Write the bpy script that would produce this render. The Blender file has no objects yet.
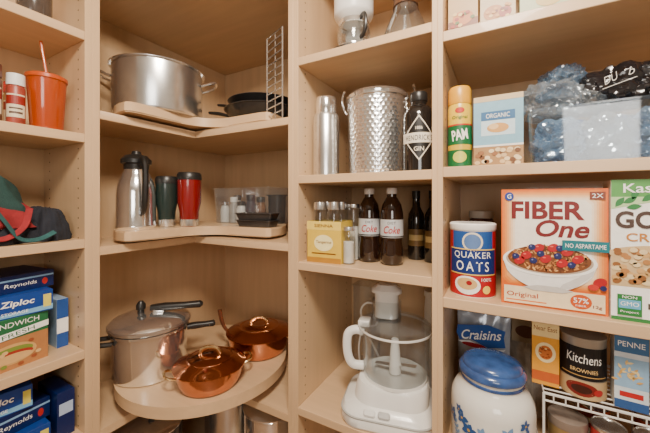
import bpy,bmesh,math,random
from math import sin,cos,pi,radians,sqrt,ceil
from mathutils import Vector,Matrix,noise
random.seed(3)
H=1.4
scene=bpy.context.scene
COL=scene.collection
# ---------------------------------------------------------------- materials
_m={}
def M(name,col,rough=.5,metal=0,var=.08,vs=30,bump=0,bs=60,emit=0,coat=0,trans=0,stretch=(1,1,1),alpha=1):
    if name in _m: return _m[name]
    m=bpy.data.materials.new(name); m.use_nodes=True
    nt=m.node_tree; b=nt.nodes['Principled BSDF']
    tc=nt.nodes.new('ShaderNodeTexCoord'); mp=nt.nodes.new('ShaderNodeMapping'); mp.inputs['Scale'].default_value=stretch
    nz=nt.nodes.new('ShaderNodeTexNoise'); nz.inputs['Scale'].default_value=vs; nz.inputs['Detail'].default_value=4
    nt.links.new(tc.outputs['Object'],mp.inputs[0]); nt.links.new(mp.outputs[0],nz.inputs['Vector'])
    r=nt.nodes.new('ShaderNodeValToRGB')
    r.color_ramp.elements[0].position=.3; r.color_ramp.elements[1].position=.7
    r.color_ramp.elements[0].color=(*[max(0,c*(1-var)) for c in col],1)
    r.color_ramp.elements[1].color=(*[min(1,c*(1+var)) for c in col],1)
    nt.links.new(nz.outputs[0],r.inputs[0]); nt.links.new(r.outputs[0],b.inputs['Base Color'])
    b.inputs['Roughness'].default_value=rough; b.inputs['Metallic'].default_value=metal
    b.inputs['Coat Weight'].default_value=coat; b.inputs['Transmission Weight'].default_value=trans
    b.inputs['Alpha'].default_value=alpha
    if bump:
        n2=nt.nodes.new('ShaderNodeTexNoise'); n2.inputs['Scale'].default_value=bs
        nt.links.new(mp.outputs[0],n2.inputs['Vector'])
        bp=nt.nodes.new('ShaderNodeBump'); bp.inputs['Strength'].default_value=bump; bp.inputs['Distance'].default_value=.004
        nt.links.new(n2.outputs[0],bp.inputs['Height']); nt.links.new(bp.outputs[0],b.inputs['Normal'])
    _m[name]=m; return m
def clear(name,col=(.9,.95,1),base=.06,edge=.5,rough=.08,frost=.0):
    """thin clear plastic / glass: transparent + glossy by facing, plus optional frosting"""
    if name in _m: return _m[name]
    m=bpy.data.materials.new(name); m.use_nodes=True; nt=m.node_tree; N=nt.nodes
    b=N['Principled BSDF']; b.inputs['Base Color'].default_value=(*col,1); b.inputs['Roughness'].default_value=.3
    tr=N.new('ShaderNodeBsdfTransparent'); tr.inputs[0].default_value=(*[.5+.5*c for c in col],1)
    gl=N.new('ShaderNodeBsdfGlossy'); gl.inputs['Roughness'].default_value=rough
    lw=N.new('ShaderNodeLayerWeight'); lw.inputs[0].default_value=.3
    mr=N.new('ShaderNodeMapRange'); mr.inputs['To Min'].default_value=base; mr.inputs['To Max'].default_value=edge
    nt.links.new(lw.outputs['Facing'],mr.inputs['Value'])
    m0=N.new('ShaderNodeMixShader'); m0.inputs[0].default_value=frost
    nt.links.new(gl.outputs[0],m0.inputs[1]); nt.links.new(b.outputs[0],m0.inputs[2])
    mx=N.new('ShaderNodeMixShader'); nt.links.new(mr.outputs[0],mx.inputs[0]); nt.links.new(tr.outputs[0],mx.inputs[1]); nt.links.new(m0.outputs[0],mx.inputs[2])
    nt.links.new(mx.outputs[0],N['Material Output'].inputs[0])
    _m[name]=m; return m
WC=(.62,.42,.24)
def wood(ax):
    st={'x':(1.2,14,14),'y':(14,1.2,14),'z':(14,14,1.2)}[ax]
    return M('maple_wood_'+ax,WC,.38,var=.055,vs=2.4,bump=.02,bs=9,stretch=st,coat=.15)
steel=M('brushed_steel',(.72,.715,.70),.25,.94,.05,40,bump=.02,bs=200)
steel2=M('polished_steel',(.88,.88,.865),.12,.93,.03,40)
chrome=M('chrome_wire',(.85,.85,.83),.18,.85,.03)
copper=M('copper',(.62,.27,.15),.13,1,.14,12,bump=.06,bs=70)
brass=M('brass',(.85,.66,.38),.18,1,.06)
blackp=M('black_plastic',(.018,.017,.016),.35,0,.2)
whitep=M('white_plastic',(.80,.79,.76),.32,0,.02)
hole=M('peg_hole_dark',(.06,.04,.025),.9,0,.1)
clr=clear('clear_plastic',(.93,.96,.98),.05,.5,.10,.2); glass=clear('clear_glass',(.93,.95,.95),.06,.7,.03,.05)
bowlm=clear('clear_bowl_plastic',(.90,.93,.94),.04,.5,.06,.2)
def ink(r,g,b,rough=.42):
    return M('ink_%d_%d_%d'%(r,g,b),((r/255)**2.2,(g/255)**2.2,(b/255)**2.2),rough,0,.05,60)
# ---------------------------------------------------------------- mesh helpers
def tomesh(bm,name,mats,ang=35,smooth=True):
    bmesh.ops.recalc_face_normals(bm,faces=bm.faces)
    for f in bm.faces: f.smooth=smooth
    for e in bm.edges:
        if len(e.link_faces)==2 and e.calc_face_angle(0)>radians(ang): e.smooth=False
    me=bpy.data.meshes.new(name); bm.to_mesh(me); bm.free()
    for m in (mats if isinstance(mats,(list,tuple)) else [mats]): me.materials.append(m)
    return me
def join(bm,other,mat=None,mi=None):
    if mat is not None: bmesh.ops.transform(other,matrix=mat,verts=other.verts)
    if mi is not None:
        for f in other.faces: f.material_index=mi
    t=bpy.data.meshes.new('t'); other.to_mesh(t); other.free(); bm.from_mesh(t); bpy.data.meshes.remove(t); return bm
def lathe(prof,seg=44):
    bm=bmesh.new(); rings=[]
    for r,z in prof:
        if r<=1e-6: rings.append([bm.verts.new((0,0,z))])
        else: rings.append([bm.verts.new((r*cos(2*pi*i/seg),r*sin(2*pi*i/seg),z)) for i in range(seg)])
    for a,b in zip(rings,rings[1:]):
        for i in range(seg):
            j=(i+1)%seg
            if len(a)==1 and len(b)==1: break
            if len(a)==1: bm.faces.new((a[0],b[i],b[j]))
            elif len(b)==1: bm.faces.new((a[i],a[j],b[0]))
            else: bm.faces.new((a[i],a[j],b[j],b[i]))
    return bm
def rr(sx,sy,rad,n=5):
    rad=min(rad,sx/2-1e-4,sy/2-1e-4); pts=[]
    for cx,cy,a0 in ((sx/2-rad,sy/2-rad,0),(-sx/2+rad,sy/2-rad,90),(-sx/2+rad,-sy/2+rad,180),(sx/2-rad,-sy/2+rad,270)):
        for i in range(n+1):
            a=radians(a0+90*i/n); pts.append((cx+rad*cos(a),cy+rad*sin(a)))
    return pts
def loft(secs,n=5):
    bm=bmesh.new(); rings=[]
    for s in secs:
        ox,oy=(s[4],s[5]) if len(s)>4 else (0,0)
        rings.append([bm.verts.new((x+ox,y+oy,s[2])) for x,y in rr(s[0],s[1],s[3],n)])
    k=len(rings[0])
    for a,b in zip(rings,rings[1:]):
        for i in range(k): bm.faces.new((a[i],a[(i+1)%k],b[(i+1)%k],b[i]))
    bm.faces.new(rings[0][::-1]); bm.faces.new(rings[-1]); return bm
def boxb(sx,sy,sz,b=.0015,seg=2,o=(0,0,0)):
    bm=bmesh.new(); bmesh.ops.create_cube(bm,size=1)
    for v in bm.verts: v.co=Vector((v.co.x*sx+o[0],v.co.y*sy+o[1],(v.co.z+.5)*sz+o[2]))
    if b: bmesh.ops.bevel(bm,geom=bm.edges[:],offset=b,segments=seg,affect='EDGES',profile=.6)
    return bm
def span(x0,x1,y0,y1,z0,z1,b=.001):
    return boxb(x1-x0,y1-y0,z1-z0,b,1,((x0+x1)/2,(y0+y1)/2,z0))
def prism(poly,z0,z1,b=.003):
    bm=bmesh.new(); lo=[bm.verts.new((x,y,z0)) for x,y in poly]; hi=[bm.verts.new((x,y,z1)) for x,y in poly]
    n=len(poly); bm.faces.new(lo[::-1]); bm.faces.new(hi)
    for i in range(n): bm.faces.new((lo[i],lo[(i+1)%n],hi[(i+1)%n],hi[i]))
    if b:
        ed=[e for e in bm.edges if abs(e.verts[0].co.z-e.verts[1].co.z)<1e-6]
        bmesh.ops.bevel(bm,geom=ed,offset=b,segments=2,affect='EDGES')
    return bm
def catmull(P,n=6,closed=False):
    P=[Vector(p) for p in P]; out=[]; k=len(P)
    rng=range(k if closed else k-1)
    for i in rng:
        p0=P[(i-1)%k] if closed or i>0 else P[0]; p1=P[i]; p2=P[(i+1)%k]; p3=P[(i+2)%k] if closed or i+2<k else P[-1]
        for j in range(n):
            t=j/n
            out.append(.5*((2*p1)+(-p0+p2)*t+(2*p0-5*p1+4*p2-p3)*t*t+(-p0+3*p1-3*p2+p3)*t**3))
    if not closed: out.append(P[-1])
    return out
def tube(P,r,seg=8,smooth=0,closed=False,flat=1):
    P=catmull(P,smooth,closed) if smooth else [Vector(p) for p in P]
    bm=bmesh.new(); n=len(P); rings=[]; up=None
    for i,p in enumerate(P):
        if closed: t=(P[(i+1)%n]-P[i-1])
        else: t=(P[min(i+1,n-1)]-P[max(i-1,0)])
        t.normalize()
        if up is None:
            up=Vector((0,0,1)) if abs(t.z)<.9 else Vector((1,0,0))
        up=(up-t*up.dot(t)).normalized(); s=t.cross(up)
        rad=r(i/(n-1)) if callable(r) else r
        rings.append([bm.verts.new(p+up*(rad*flat*cos(2*pi*j/seg))+s*(rad*sin(2*pi*j/seg))) for j in range(seg)])
    for a in range(n if closed else n-1):
        A=rings[a];B=rings[(a+1)%n]
        for j in range(seg): bm.faces.new((A[j],A[(j+1)%seg],B[(j+1)%seg],B[j]))
    if not closed: bm.faces.new(rings[0][::-1]); bm.faces.new(rings[-1])
    return bm
def puffy(sx,sy,sz,seed=0,amp=.01,freq=12,p=4,cuts=18,sharp=False,jit=0):
    bm=bmesh.new(); bmesh.ops.create_cube(bm,size=2)
    bmesh.ops.subdivide_edges(bm,edges=bm.edges[:],cuts=cuts,use_grid_fill=True)
    off=Vector((seed*3.7,seed*1.3,seed*2.1)); rnd=random.Random(seed)
    for v in bm.verts:
        c=v.co; l=(abs(c.x)**p+abs(c.y)**p+abs(c.z)**p)**(1/p)
        q=c/l; w=Vector((q.x*sx/2,q.y*sy/2,(q.z+1)*sz/2))
        nn=q.normalized()
        d=noise.noise(w*freq+off)
        if sharp: d=1-2*abs(d)+.5*(1-2*abs(noise.noise(w*freq*2.3+off)))-.6
        else: d+=.4*noise.noise(w*freq*2.7+off)
        w+=nn*(d*amp+rnd.uniform(-jit,jit))
        if w.z<0: w.z=0
        v.co=w
    return bm
def crumple(sx,sy,sz,seed):
    bm=puffy(sx,sy,sz,seed,.022,20,3.0,15,True,.0034)
    bmesh.ops.triangulate(bm,faces=bm.faces[:]); return bm
# ---------------------------------------------------------------- objects
def T(name,label,cat,loc,rz=0,group=None):
    o=bpy.data.objects.new(name,None); o.empty_display_size=.02; COL.objects.link(o)
    o.location=(loc[0],loc[1],loc[2]); o.rotation_euler=(0,0,radians(rz))
    o['label']=label;o['category']=cat
    if group:o['group']=group
    return o
def P(root,name,bm,mat,loc=(0,0,0),rot=(0,0,0),label=None,ang=35,smooth=True):
    me=bm if isinstance(bm,bpy.types.Mesh) else tomesh(bm,name,mat,ang,smooth)
    o=bpy.data.objects.new(name,me); COL.objects.link(o); o.parent=root
    o.location=loc; o.rotation_euler=[radians(a) for a in rot]
    if label:o['label']=label
    return o
def TM(name,label,cat,bm,mat,loc,rz=0,group=None,ang=35,rot=None):
    o=bpy.data.objects.new(name,tomesh(bm,name,mat,ang)); COL.objects.link(o)
    o.location=loc;o.rotation_euler=(0,0,radians(rz)) if rot is None else [radians(a) for a in rot]
    o['label']=label;o['category']=cat
    if group:o['group']=group
    return o
def dup(root,loc,rz=None,label=None):
    n=root.copy(); COL.objects.link(n); n.location=loc
    if rz is not None:n.rotation_euler=(0,0,radians(rz))
    if label:n['label']=label
    for c in root.children:
        k=c.copy(); COL.objects.link(k); k.parent=n
    return n
class Art:
    def __init__(s,R=None,y=0): s.R=R;s.y=y;s.v=[];s.f=[];s.mi=[];s.mats=[]
    def m(s,mat):
        if mat not in s.mats: s.mats.append(mat)
        return s.mats.index(mat)
    def mp(s,x,z,l):
        o=.0005+.0004*l
        if s.R:
            a=x/s.R; return ((s.R+o)*sin(a),-(s.R+o)*cos(a),z)
        return (x,s.y-o,z)
    def add(s,vs,fs,mat,l):
        b=len(s.v); s.v+=[s.mp(x,z,l) for x,z in vs]; k=s.m(mat)
        for f in fs: s.f.append([b+i for i in f]); s.mi.append(k)
    def rect(s,x0,z0,x1,z1,mat,l=0):
        n=max(1,ceil((x1-x0)/.005)) if s.R else 1
        vs=[];fs=[]
        for i in range(n+1):
            x=x0+(x1-x0)*i/n; vs+=[(x,z0),(x,z1)]
        for i in range(n): fs.append((2*i,2*i+2,2*i+3,2*i+1))
        s.add(vs,fs,mat,l)
    def ell(s,cx,cz,rx,rz,mat,l=1,rot=0,n=22):
        vs=[(cx,cz)];fs=[];K=3 if s.R else 1; ca,sa=cos(radians(rot)),sin(radians(rot))
        for k in range(1,K+1):
            for i in range(n):
                a=2*pi*i/n; x=rx*cos(a)*k/K; z=rz*sin(a)*k/K; vs.append((cx+x*ca-z*sa,cz+x*sa+z*ca))
        for i in range(n): fs.append((0,1+i,1+(i+1)%n))
        for k in range(K-1):
            for i in range(n): fs.append((1+k*n+i,1+(k+1)*n+i,1+(k+1)*n+(i+1)%n,1+k*n+(i+1)%n))
        s.add(vs,fs,mat,l)
    def poly(s,pts,mat,l=1): s.add(pts,[tuple(range(len(pts)))],mat,l)
    def line(s,pts,w,mat,l=1):
        for (x0,z0),(x1,z1) in zip(pts,pts[1:]):
            d=sqrt((x1-x0)**2+(z1-z0)**2) or 1; nx,nz=-(z1-z0)/d*w/2,(x1-x0)/d*w/2
            s.poly([(x0-nx,z0-nz),(x1-nx,z1-nz),(x1+nx,z1+nz),(x0+nx,z0+nz)],mat,l)
    def leaf(s,cx,cz,L,W,rot,mat,l=1):
        ca,sa=cos(radians(rot)),sin(radians(rot)); pts=[]
        for i in range(9): t=i/8; pts.append((L*t,-W*sin(pi*t)))
        for i in range(7,0,-1): t=i/8; pts.append((L*t,W*sin(pi*t)))
        s.poly([(cx+x*ca-z*sa,cz+x*sa+z*ca) for x,z in pts],mat,l)
    def text(s,body,cx,cz,w,h,mat,l=2,bold=.012,shear=0,rot=0,space=1):
        cu=bpy.data.curves.new('t','FONT');cu.body=body;cu.offset=bold;cu.shear=shear;cu.resolution_u=4;cu.space_character=space
        ob=bpy.data.objects.new('t',cu);COL.objects.link(ob);bpy.context.view_layer.update()
        me=ob.evaluated_get(bpy.context.evaluated_depsgraph_get()).to_mesh()
        V=[(v.co.x,v.co.y) for v in me.vertices];F=[tuple(p.vertices) for p in me.polygons]
        bpy.data.objects.remove(ob);bpy.data.curves.remove(cu)
        x0=min(v[0] for v in V);x1=max(v[0] for v in V);y0=min(v[1] for v in V);y1=max(v[1] for v in V)
        ca,sa=cos(radians(rot)),sin(radians(rot)); o=[]
        for x,y in V:
            X=(x-(x0+x1)/2)/(x1-x0)*w;Y=(y-(y0+y1)/2)/(y1-y0)*h
            o.append((cx+X*ca-Y*sa,cz+X*sa+Y*ca))
        s.add(o,F,mat,l)
    def build(s,root,name='printed_label',label=None,loc=(0,0,0),rot=(0,0,0)):
        me=bpy.data.meshes.new(name);me.from_pydata(s.v,[],s.f)
        for m in s.mats: me.materials.append(m)
        for p,k in zip(me.polygons,s.mi): p.material_index=k
        return P(root,name,me,None,loc,rot,label)
def carton(name,label,loc,w,d,h,mat,rz=0,group=None,cat='box'):
    r=T(name,label,cat,loc,rz,group); P(r,'carton_body',boxb(w,d,h,.001,1),mat)
    return r,Art(None,-d/2)
# ================================================================ ROOM
wallm=M('wall_paint',(.74,.71,.65),.8,0,.02,8,bump=.05,bs=200)
def struct(name,bm,mat):
    o=bpy.data.objects.new(name,tomesh(bm,name,mat));COL.objects.link(o);o['kind']='structure';o['label']=name.replace('_',' ')+' of the pantry room';o['category']=name.split('_')[0];return o
struct('wall_left',span(-1.58,-1.462,-1.8,1.48,0,2.5,0),wallm)
struct('wall_back',span(-1.462,1.7,1.362,1.48,0,2.5,0),wallm)
struct('wall_right',span(1.7,1.82,-1.8,1.48,0,2.5,0),wallm)
struct('wall_front',span(-1.58,1.82,-1.92,-1.8,0,2.5,0),wallm)
struct('floor',span(-1.58,1.82,-1.92,1.48,-.1,0,0),M('oak_floor',(.35,.2,.1),.4,0,.2,3,stretch=(1,10,1)))
struct('ceiling',span(-1.58,1.82,-1.92,1.48,2.5,2.6,0),M('ceiling_paint',(.8,.78,.74),.9,0,.01))
# ================================================================ SHELVING
XF=-1.148;YF=.9;XB=-1.45;YB=1.35;TH=.028
wx,wy,wz=wood('x'),wood('y'),wood('z')
def panel(root,x0,x1,y0,y1,z0,z1,holes=None,name='side_panel'):
    bm=span(x0,x1,y0,y1,z0,z1,.001)
    if holes:
        axis,pos,sgn,cols=holes
        for c in cols:
            z=.35
            while z<2.3:
                vs=[]
                for i in range(8):
                    a=2*pi*i/8
                    if axis=='x': vs.append(bm.verts.new((pos+sgn*.0006,c+.0028*cos(a),z+.0028*sin(a))))
                    else: vs.append(bm.verts.new((c+.0028*cos(a),pos+sgn*.0006,z+.0028*sin(a))))
                f=bm.faces.new(vs);f.material_index=1
                z+=.032
    me=tomesh(bm,name,[wz,hole]);return P(root,name,me,None)
ZB,ZT=.06,2.35
lu=T('shelving_unit','tall maple shelving unit with food wraps and cloths','shelf',(0,0,0))
cu=T('corner_shelving_unit','L-shaped maple corner unit holding turntables and pots','shelf',(0,0,0))
mu=T('shelving_unit','narrow maple shelving unit holding bottles and a food processor','shelf',(0,0,0))
ru=T('shelving_unit','wide maple shelving unit holding cereal boxes and canister','shelf',(0,0,0))
panel(lu,XB,XF,.49,.511,ZB,ZT,('y',.49,-1,(-1.19,-1.40)))
panel(lu,XB,XF,-.52,-.5,ZB,ZT)
P(lu,'back_panel',span(XB-.008,XB,-.52,.511,ZB,ZT,0),wz)
for z in (.535,.21,-.125,-.475,-.74,-1.1,.85):
    P(lu,'shelf',span(XB,XF,-.5,.49,H+z-TH,H+z,.0015),wy)
panel(cu,XB,XF,.511,.533,ZB,ZT)
panel(cu,-.655,-.634,YF,YB,ZB,ZT)
P(cu,'back_panel',span(XB-.008,XB,.511,YB,ZB,ZT,0),wz)
P(cu,'back_panel',span(XB,-.634,YB,YB+.008,ZB,ZT,0),wz)
Lp=[(XB,.533),(XF,.533),(XF,YF),(-.655,YF),(-.655,YB),(XB,YB)]
Dp=[(XB,.533),(XF,.533),(-.655,YF),(-.655,YB),(XB,YB)]
for z in (.78,.295,-.155,-.76,-1.12):
    P(cu,'shelf',prism(Dp if z>.7 else Lp,H+z-TH,H+z,.0015),wx)
panel(mu,-.634,-.6125,YF,YB,ZB,ZT,('x',-.6125,1,(.945,1.29)))
panel(mu,-.165,-.150,YF,YB,ZB,ZT)
P(mu,'back_panel',span(-.634,-.150,YB,YB+.008,ZB,ZT,0),wz)
for z in (.87,.495,.085,-.215,-.72,-1.1):
    P(mu,'shelf',span(-.6125,-.165,YF,YB,H+z-TH,H+z,.0015),wx)
panel(ru,-.150,-.136,YF,YB,ZB,ZT,('x',-.136,1,(.945,1.29)))
panel(ru,.75,.77,YF,YB,ZB,ZT)
P(ru,'back_panel',span(-.150,.77,YB,YB+.008,ZB,ZT,0),wz)
for z in (.83,.46,.09,-.265,-.70,-1.1):
    P(ru,'shelf',span(-.136,.75,YF,YB,H+z-TH,H+z,.0015),wx)
# ---- turntables
CX,CY,CR=-1.105,.93,.338
def kidney():
    pts=[]
    c=.05
    n=40
    a0=math.asin(c/CR)+.02
    for i in range(n+1):
        a=a0*1.2+(1.5*pi-2.4*a0)*i/n
        pts.append((CX+CR*cos(a),CY+CR*sin(a)))
    pts+=[(CX-.022,CY-CR+.006),(CX-.006,CY-CR+.02),(CX,CY-CR+.045)]
    f=.13
    for i in range(11):
        a=pi-(pi/2)*i/10
        pts.append((CX+f+f*cos(a),CY-f+f*sin(a)))
    pts+=[(CX+CR-.045,CY),(CX+CR-.02,CY+.006),(CX+CR-.006,CY+.022)]
    return pts
def susan(z,poly,lift,th,label):
    r=T('lazy_susan',label,'turntable',(0,0,0))
    b=lathe([(0,0),(.075,0),(.075,lift),(0,lift)])
    P(r,'bearing',b,steel,(-1.23,1.03,H+z))
    P(r,'turntable_board',prism(poly,H+z+lift,H+z+lift+th,.004),wx)
susan(.295,kidney(),.010,.036,'kidney-shaped maple turntable carrying a stock pot and pan')
susan(-.155,kidney(),.010,.036,'kidney-shaped maple turntable carrying a carafe and mugs')
disc=[(CX+CR*cos(2*pi*i/64),CY+CR*sin(2*pi*i/64)) for i in range(64)]
susan(-.76,disc,.045,.04,'round maple turntable carrying pressure cooker and copper pans')
ZA,ZBb,ZC=H+.341,H-.109,H-.675
# ================================================================ CORNER ITEMS
def openpot(r,h,t=.003,base=.01,rim=.004):
    return [(0,0),(r-base,0),(r-base*.3,base*.3),(r,base),(r,h-.006),(r+rim,h-.004),(r+rim+.001,h-.001),(r+rim,h),(r-t,h),(r-t,base),(r-t-base,t),(0,t)]
s=T('stock_pot','large stainless steel stock pot on a turntable','pot',(-1.245,.80,ZA),20)
P(s,'pot_body',lathe(openpot(.168,.192,rim=.009),64),steel)
for sg in (-1,1):
    P(s,'handle',tube([(-.045,sg*.164,.140),(-.045,sg*.20,.155),(-.03,sg*.222,.165),(.03,sg*.222,.165),(.045,sg*.20,.155),(.045,sg*.164,.140)],.006,8,5),steel2,rot=(0,0,-60))
bk=M('black_nonstick',(.02,.02,.021),.3,0,.2,coat=.3)
s=T('frying_pan','black nonstick frying pan beside the stock pot','pan',(-.920,1.075,ZA))
P(s,'pan_body',lathe([(0,0),(.120,0),(.134,.006),(.162,.047),(.166,.048),(.163,.052),(.157,.050),(.130,.012),(.1,.005),(0,.005)],56),bk)
P(s,'handle',tube([(-.155,-.05,.040),(-.20,-.065,.053),(-.245,-.085,.059)],lambda t:.010+.004*sin(t*3),8,5,flat=.6),blackp)
s=T('frying_pan','dark grey shallow frying pan stacked on the black pan','pan',(-.920,1.075,ZA+.0525))
P(s,'pan_body',lathe([(0,0),(.110,0),(.122,.003),(.148,.032),(.151,.033),(.148,.036),(.144,.034),(.118,.008),(.1,.004),(0,.004)],56),M('grey_nonstick',(.045,.045,.047),.3,.3,.1))
P(s,'handle',tube([(-.140,-.03,.028),(-.18,-.04,.040),(-.225,-.05,.048)],lambda t:.009+.003*sin(t*3),8,4,flat=.6),blackp)
bm=bmesh.new();RW=.115
join(bm,tube([(0,0,.003),(0,RW,.003),(0,RW,.33),(0,0,.33)],.003,6,0,True))
for i in range(1,12): join(bm,tube([(0,0,.003+i*.0275),(0,RW,.003+i*.0275)],.0026,6))
join(bm,tube([(.003,RW/2,.003),(.003,RW/2,.33)],.002,6))
TM('cooling_rack','chrome wire cooling rack standing on its edge','rack',bm,chrome,(-.684,.906,H+.295),68)
# B level
s=T('thermal_carafe','stainless steel thermal carafe with black handle and lid','carafe',(-1.235,.70,ZBb),-15)
P(s,'body',lathe([(0,0),(.066,0),(.070,.006),(.070,.012),(.068,.016),(.067,.13),(.062,.17),(.050,.202),(.042,.222),(.042,.232),(.038,.232),(.036,.225),(0,.222)],48),steel2)
P(s,'lid',lathe([(0,.224),(.042,.226),(.0445,.246),(.052,.250),(.053,.264),(.038,.280),(.018,.286),(.014,.298),(0,.300)]),blackp)
P(s,'handle',tube([(.042,0,.250),(.075,0,.260),(.104,0,.240),(.112,0,.185),(.104,0,.11),(.088,0,.075),(.066,0,.065)],.0105,8,5,flat=1.6),blackp)
P(s,'spout',tube([(-.032,0,.222),(-.05,0,.240),(-.064,0,.256)],lambda t:.014-.006*t,8,3),steel2)
def tmug(name,label,loc,r,h,bm_,lidh=.03,rz=0):
    s=T(name,label,'mug',loc,rz)
    P(s,'body',lathe([(0,0),(r*.72,0),(r*.75,.004),(r*.8,.06),(r*.98,.10),(r,h-lidh),(r*.9,h-lidh),(0,h-lidh)]),bm_)
    P(s,'base_ring',lathe([(r*.752,.002),(r*.765,.004),(r*.79,.03),(r*.775,.03)]),steel)
    P(s,'lid',lathe([(0,h-lidh),(r*1.03,h-lidh),(r*1.05,h-lidh+.006),(r,h-.008),(r*.9,h),(r*.8,h-.006),(0,h-.006)]),blackp)
    return s
redm=M('red_enamel',(.20,.006,.007),.25,0,.06,coat=.5)
tmug('travel_mug','dark green travel mug with black lid beside the carafe',(-1.195,.800,ZBb),.042,.205,M('dark_green_enamel',(.012,.025,.022),.3,0,.1,coat=.3))
tmug('travel_mug','glossy dark red travel mug with black lid',(-1.128,.856,ZBb),.047,.222,redm)
def bin_(w,d,h,t=.003,rad=.02,flare=.94,lip=.006):
    f=flare
    return loft([(w*f,d*f,0,rad),(w,d,h-.006,rad),(w+lip*2,d+lip*2,h-.004,rad),(w+lip*2,d+lip*2,h,rad),(w-t*2,d-t*2,h,rad),(w*f-t*2,d*f-t*2,t,rad)])
TM('storage_bin','clear plastic storage bin holding small bottles','bin',bin_(.35,.2,.165),clr,(-1.03,1.14,ZBb))
def shaker(loc,r,h,bmx,cap,label):
    s=T('spice_bottle',label,'bottle',loc)
    P(s,'bottle',lathe([(0,0),(r*.95,0),(r,.004),(r,h*.62),(r*.75,h*.74),(r*.7,h*.8),(0,h*.8)],24),bmx)
    P(s,'cap',lathe([(0,h*.8),(r*.78,h*.8),(r*.8,h*.97),(r*.7,h),(0,h)],24),cap)
wg=M('white_ceramic',(.75,.73,.68),.3,0,.03)
for i,(x,y,r,h,a,b) in enumerate([(-1.165,1.085,.022,.10,wg,steel),(-1.112,1.09,.022,.12,M('grey_bottle',(.35,.34,.32),.2),whitep),(-1.058,1.085,.024,.10,wg,blackp),(-1.15,1.15,.024,.13,wg,blackp),(-1.0,1.085,.026,.13,M('smoke_glass',(.05,.05,.06),.1),blackp),(-.945,1.09,.024,.12,M('amber',(.15,.06,.02),.2),blackp)]):
    shaker((x,y,ZBb+.003),r,h,a,b,['white ceramic shaker with metal cap','small grey bottle with white cap','white shaker with black cap','tall white bottle with black cap','smoky bottle with black cap','small amber bottle with black cap'][i]+' in a clear bin')
dk=M('dark_tin',(.09,.085,.085),.35,.7,.1)
for k in range(2):
    TM('loaf_tin','dark metal loaf tin '+('nested in another tin' if k else 'in front of a clear bin'),'baking tin',loft([(.15,.06,0,.01),(.17,.075,.025,.012),(.18,.084,.026,.014),(.18,.084,.028,.014),(.165,.07,.028,.01),(.146,.056,.002,.01)]),dk,(-.865,.978,ZBb+k*.0285),4+k*5)
TM('storage_tub','small black food tub in a clear bin','tub',bin_(.07,.07,.13),blackp,(-.9,1.15,ZBb+.003))
# C level
s=T('pressure_cooker','stainless steel pressure cooker with black handles','pressure cooker',(-1.215,.745,ZC),44)
P(s,'pot_body',lathe([(0,0),(.118,0),(.128,.004),(.132,.02),(.134,.17),(.141,.172),(.141,.18),(.126,.18),(.126,.01),(0,.008)],64),steel2)
P(s,'lid',lathe([(0,.179),(.138,.181),(.1435,.185),(.1435,.200),(.135,.210),(.11,.219),(.07,.226),(.03,.229),(0,.23)],64),steel2)
P(s,'lock_ring',lathe([(.1437,.186),(.1465,.188),(.1465,.196),(.1437,.198)],64),steel)
P(s,'pot_handle',loft([(.02,.034,0,.008),(.024,.03,.03,.008),(.02,.026,.07,.008),(.024,.028,.10,.01),(.01,.02,.107,.008)]),blackp,(.137,0,.158),(0,88,0))
P(s,'lid_handle',loft([(.02,.03,0,.008),(.028,.036,.05,.01),(.024,.03,.13,.01),(.026,.032,.185,.01),(.01,.02,.195,.008)]),blackp,(.0,0,.246),(0,90,0))
P(s,'handle_bracket',boxb(.04,.03,.016,.003,2,(.03,0,.228)),steel)
P(s,'side_handle',tube([(-.132,-.035,.15),(-.17,-.03,.155),(-.178,0,.157),(-.17,.03,.155),(-.132,.035,.15)],.009,8,5),blackp,rot=(0,0,25))
P(s,'pressure_valve',lathe([(0,.228),(.012,.228),(.012,.242),(.017,.245),(.017,.262),(.008,.275),(0,.275)],20),blackp,(-.035,0,0))
def cpan(loc,r,h,rz,label,long=False):
    s=T('copper_pan',label,'pan',loc,rz)
    P(s,'pan_body',lathe([(0,0),(r*.72,0),(r*.84,.006),(r*.94,h*.45),(r,h),(r+.005,h+.002),(r-.003,h+.002),(r*.92,h*.45),(r*.8,.01),(0,.008)],56),copper)
    prof=[(0,h+.034)]+[(r*t,h+.034-.029*t**2.2) for t in (.15,.3,.32,.34,.36,.5,.62,.64,.66,.68,.8,.9)]+[(r*.97,h+.006),(r+.007,h+.003),(r+.007,h+.006)]
    top=[(r*.97,h+.010)]+[(r*t,h+.038-.029*t**2.2+(.0018 if t in(.32,.64) else 0)) for t in (.9,.8,.68,.66,.64,.62,.5,.36,.34,.32,.3,.15)]+[(0,h+.038)]
    P(s,'lid',lathe(prof+top,64),copper)
    P(s,'lid_handle',tube([(-.036,0,h+.030),(-.033,0,h+.048),(-.015,0,h+.060),(.015,0,h+.060),(.033,0,h+.048),(.036,0,h+.030)],.005,8,5,flat=1.6),brass,rot=(0,0,30-rz),label='brass loop lid handle')
    for sg in (-1,1):
        if long and sg<0: continue
        P(s,'side_handle',tube([(sg*(r-.004),-.028,h-.012),(sg*(r+.018),-.03,h-.004),(sg*(r+.03),-.015,h),(sg*(r+.03),.015,h),(sg*(r+.018),.03,h-.004),(sg*(r-.004),.028,h-.012)],.0045,8,5),brass,label='brass loop side handle')
    if long: P(s,'long_handle',tube([(-r+.004,0,h-.012),(-r-.020,0,h+.012),(-r-.035,0,h+.045),(-r-.045,0,h+.095)],lambda t:.0045+.002*t,8,5,flat=1.6),M('aged_copper_handle',(.24,.10,.055),.35,.8),label='dark copper upswept handle')
    return s
cpan((-.938,.800,ZC),.121,.068,58,'small lidded copper pan with brass handles at the board edge')
cpan((-.950,1.085,ZC),.137,.082,27,'larger lidded copper pan with brass handles and long grip',True)
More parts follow.
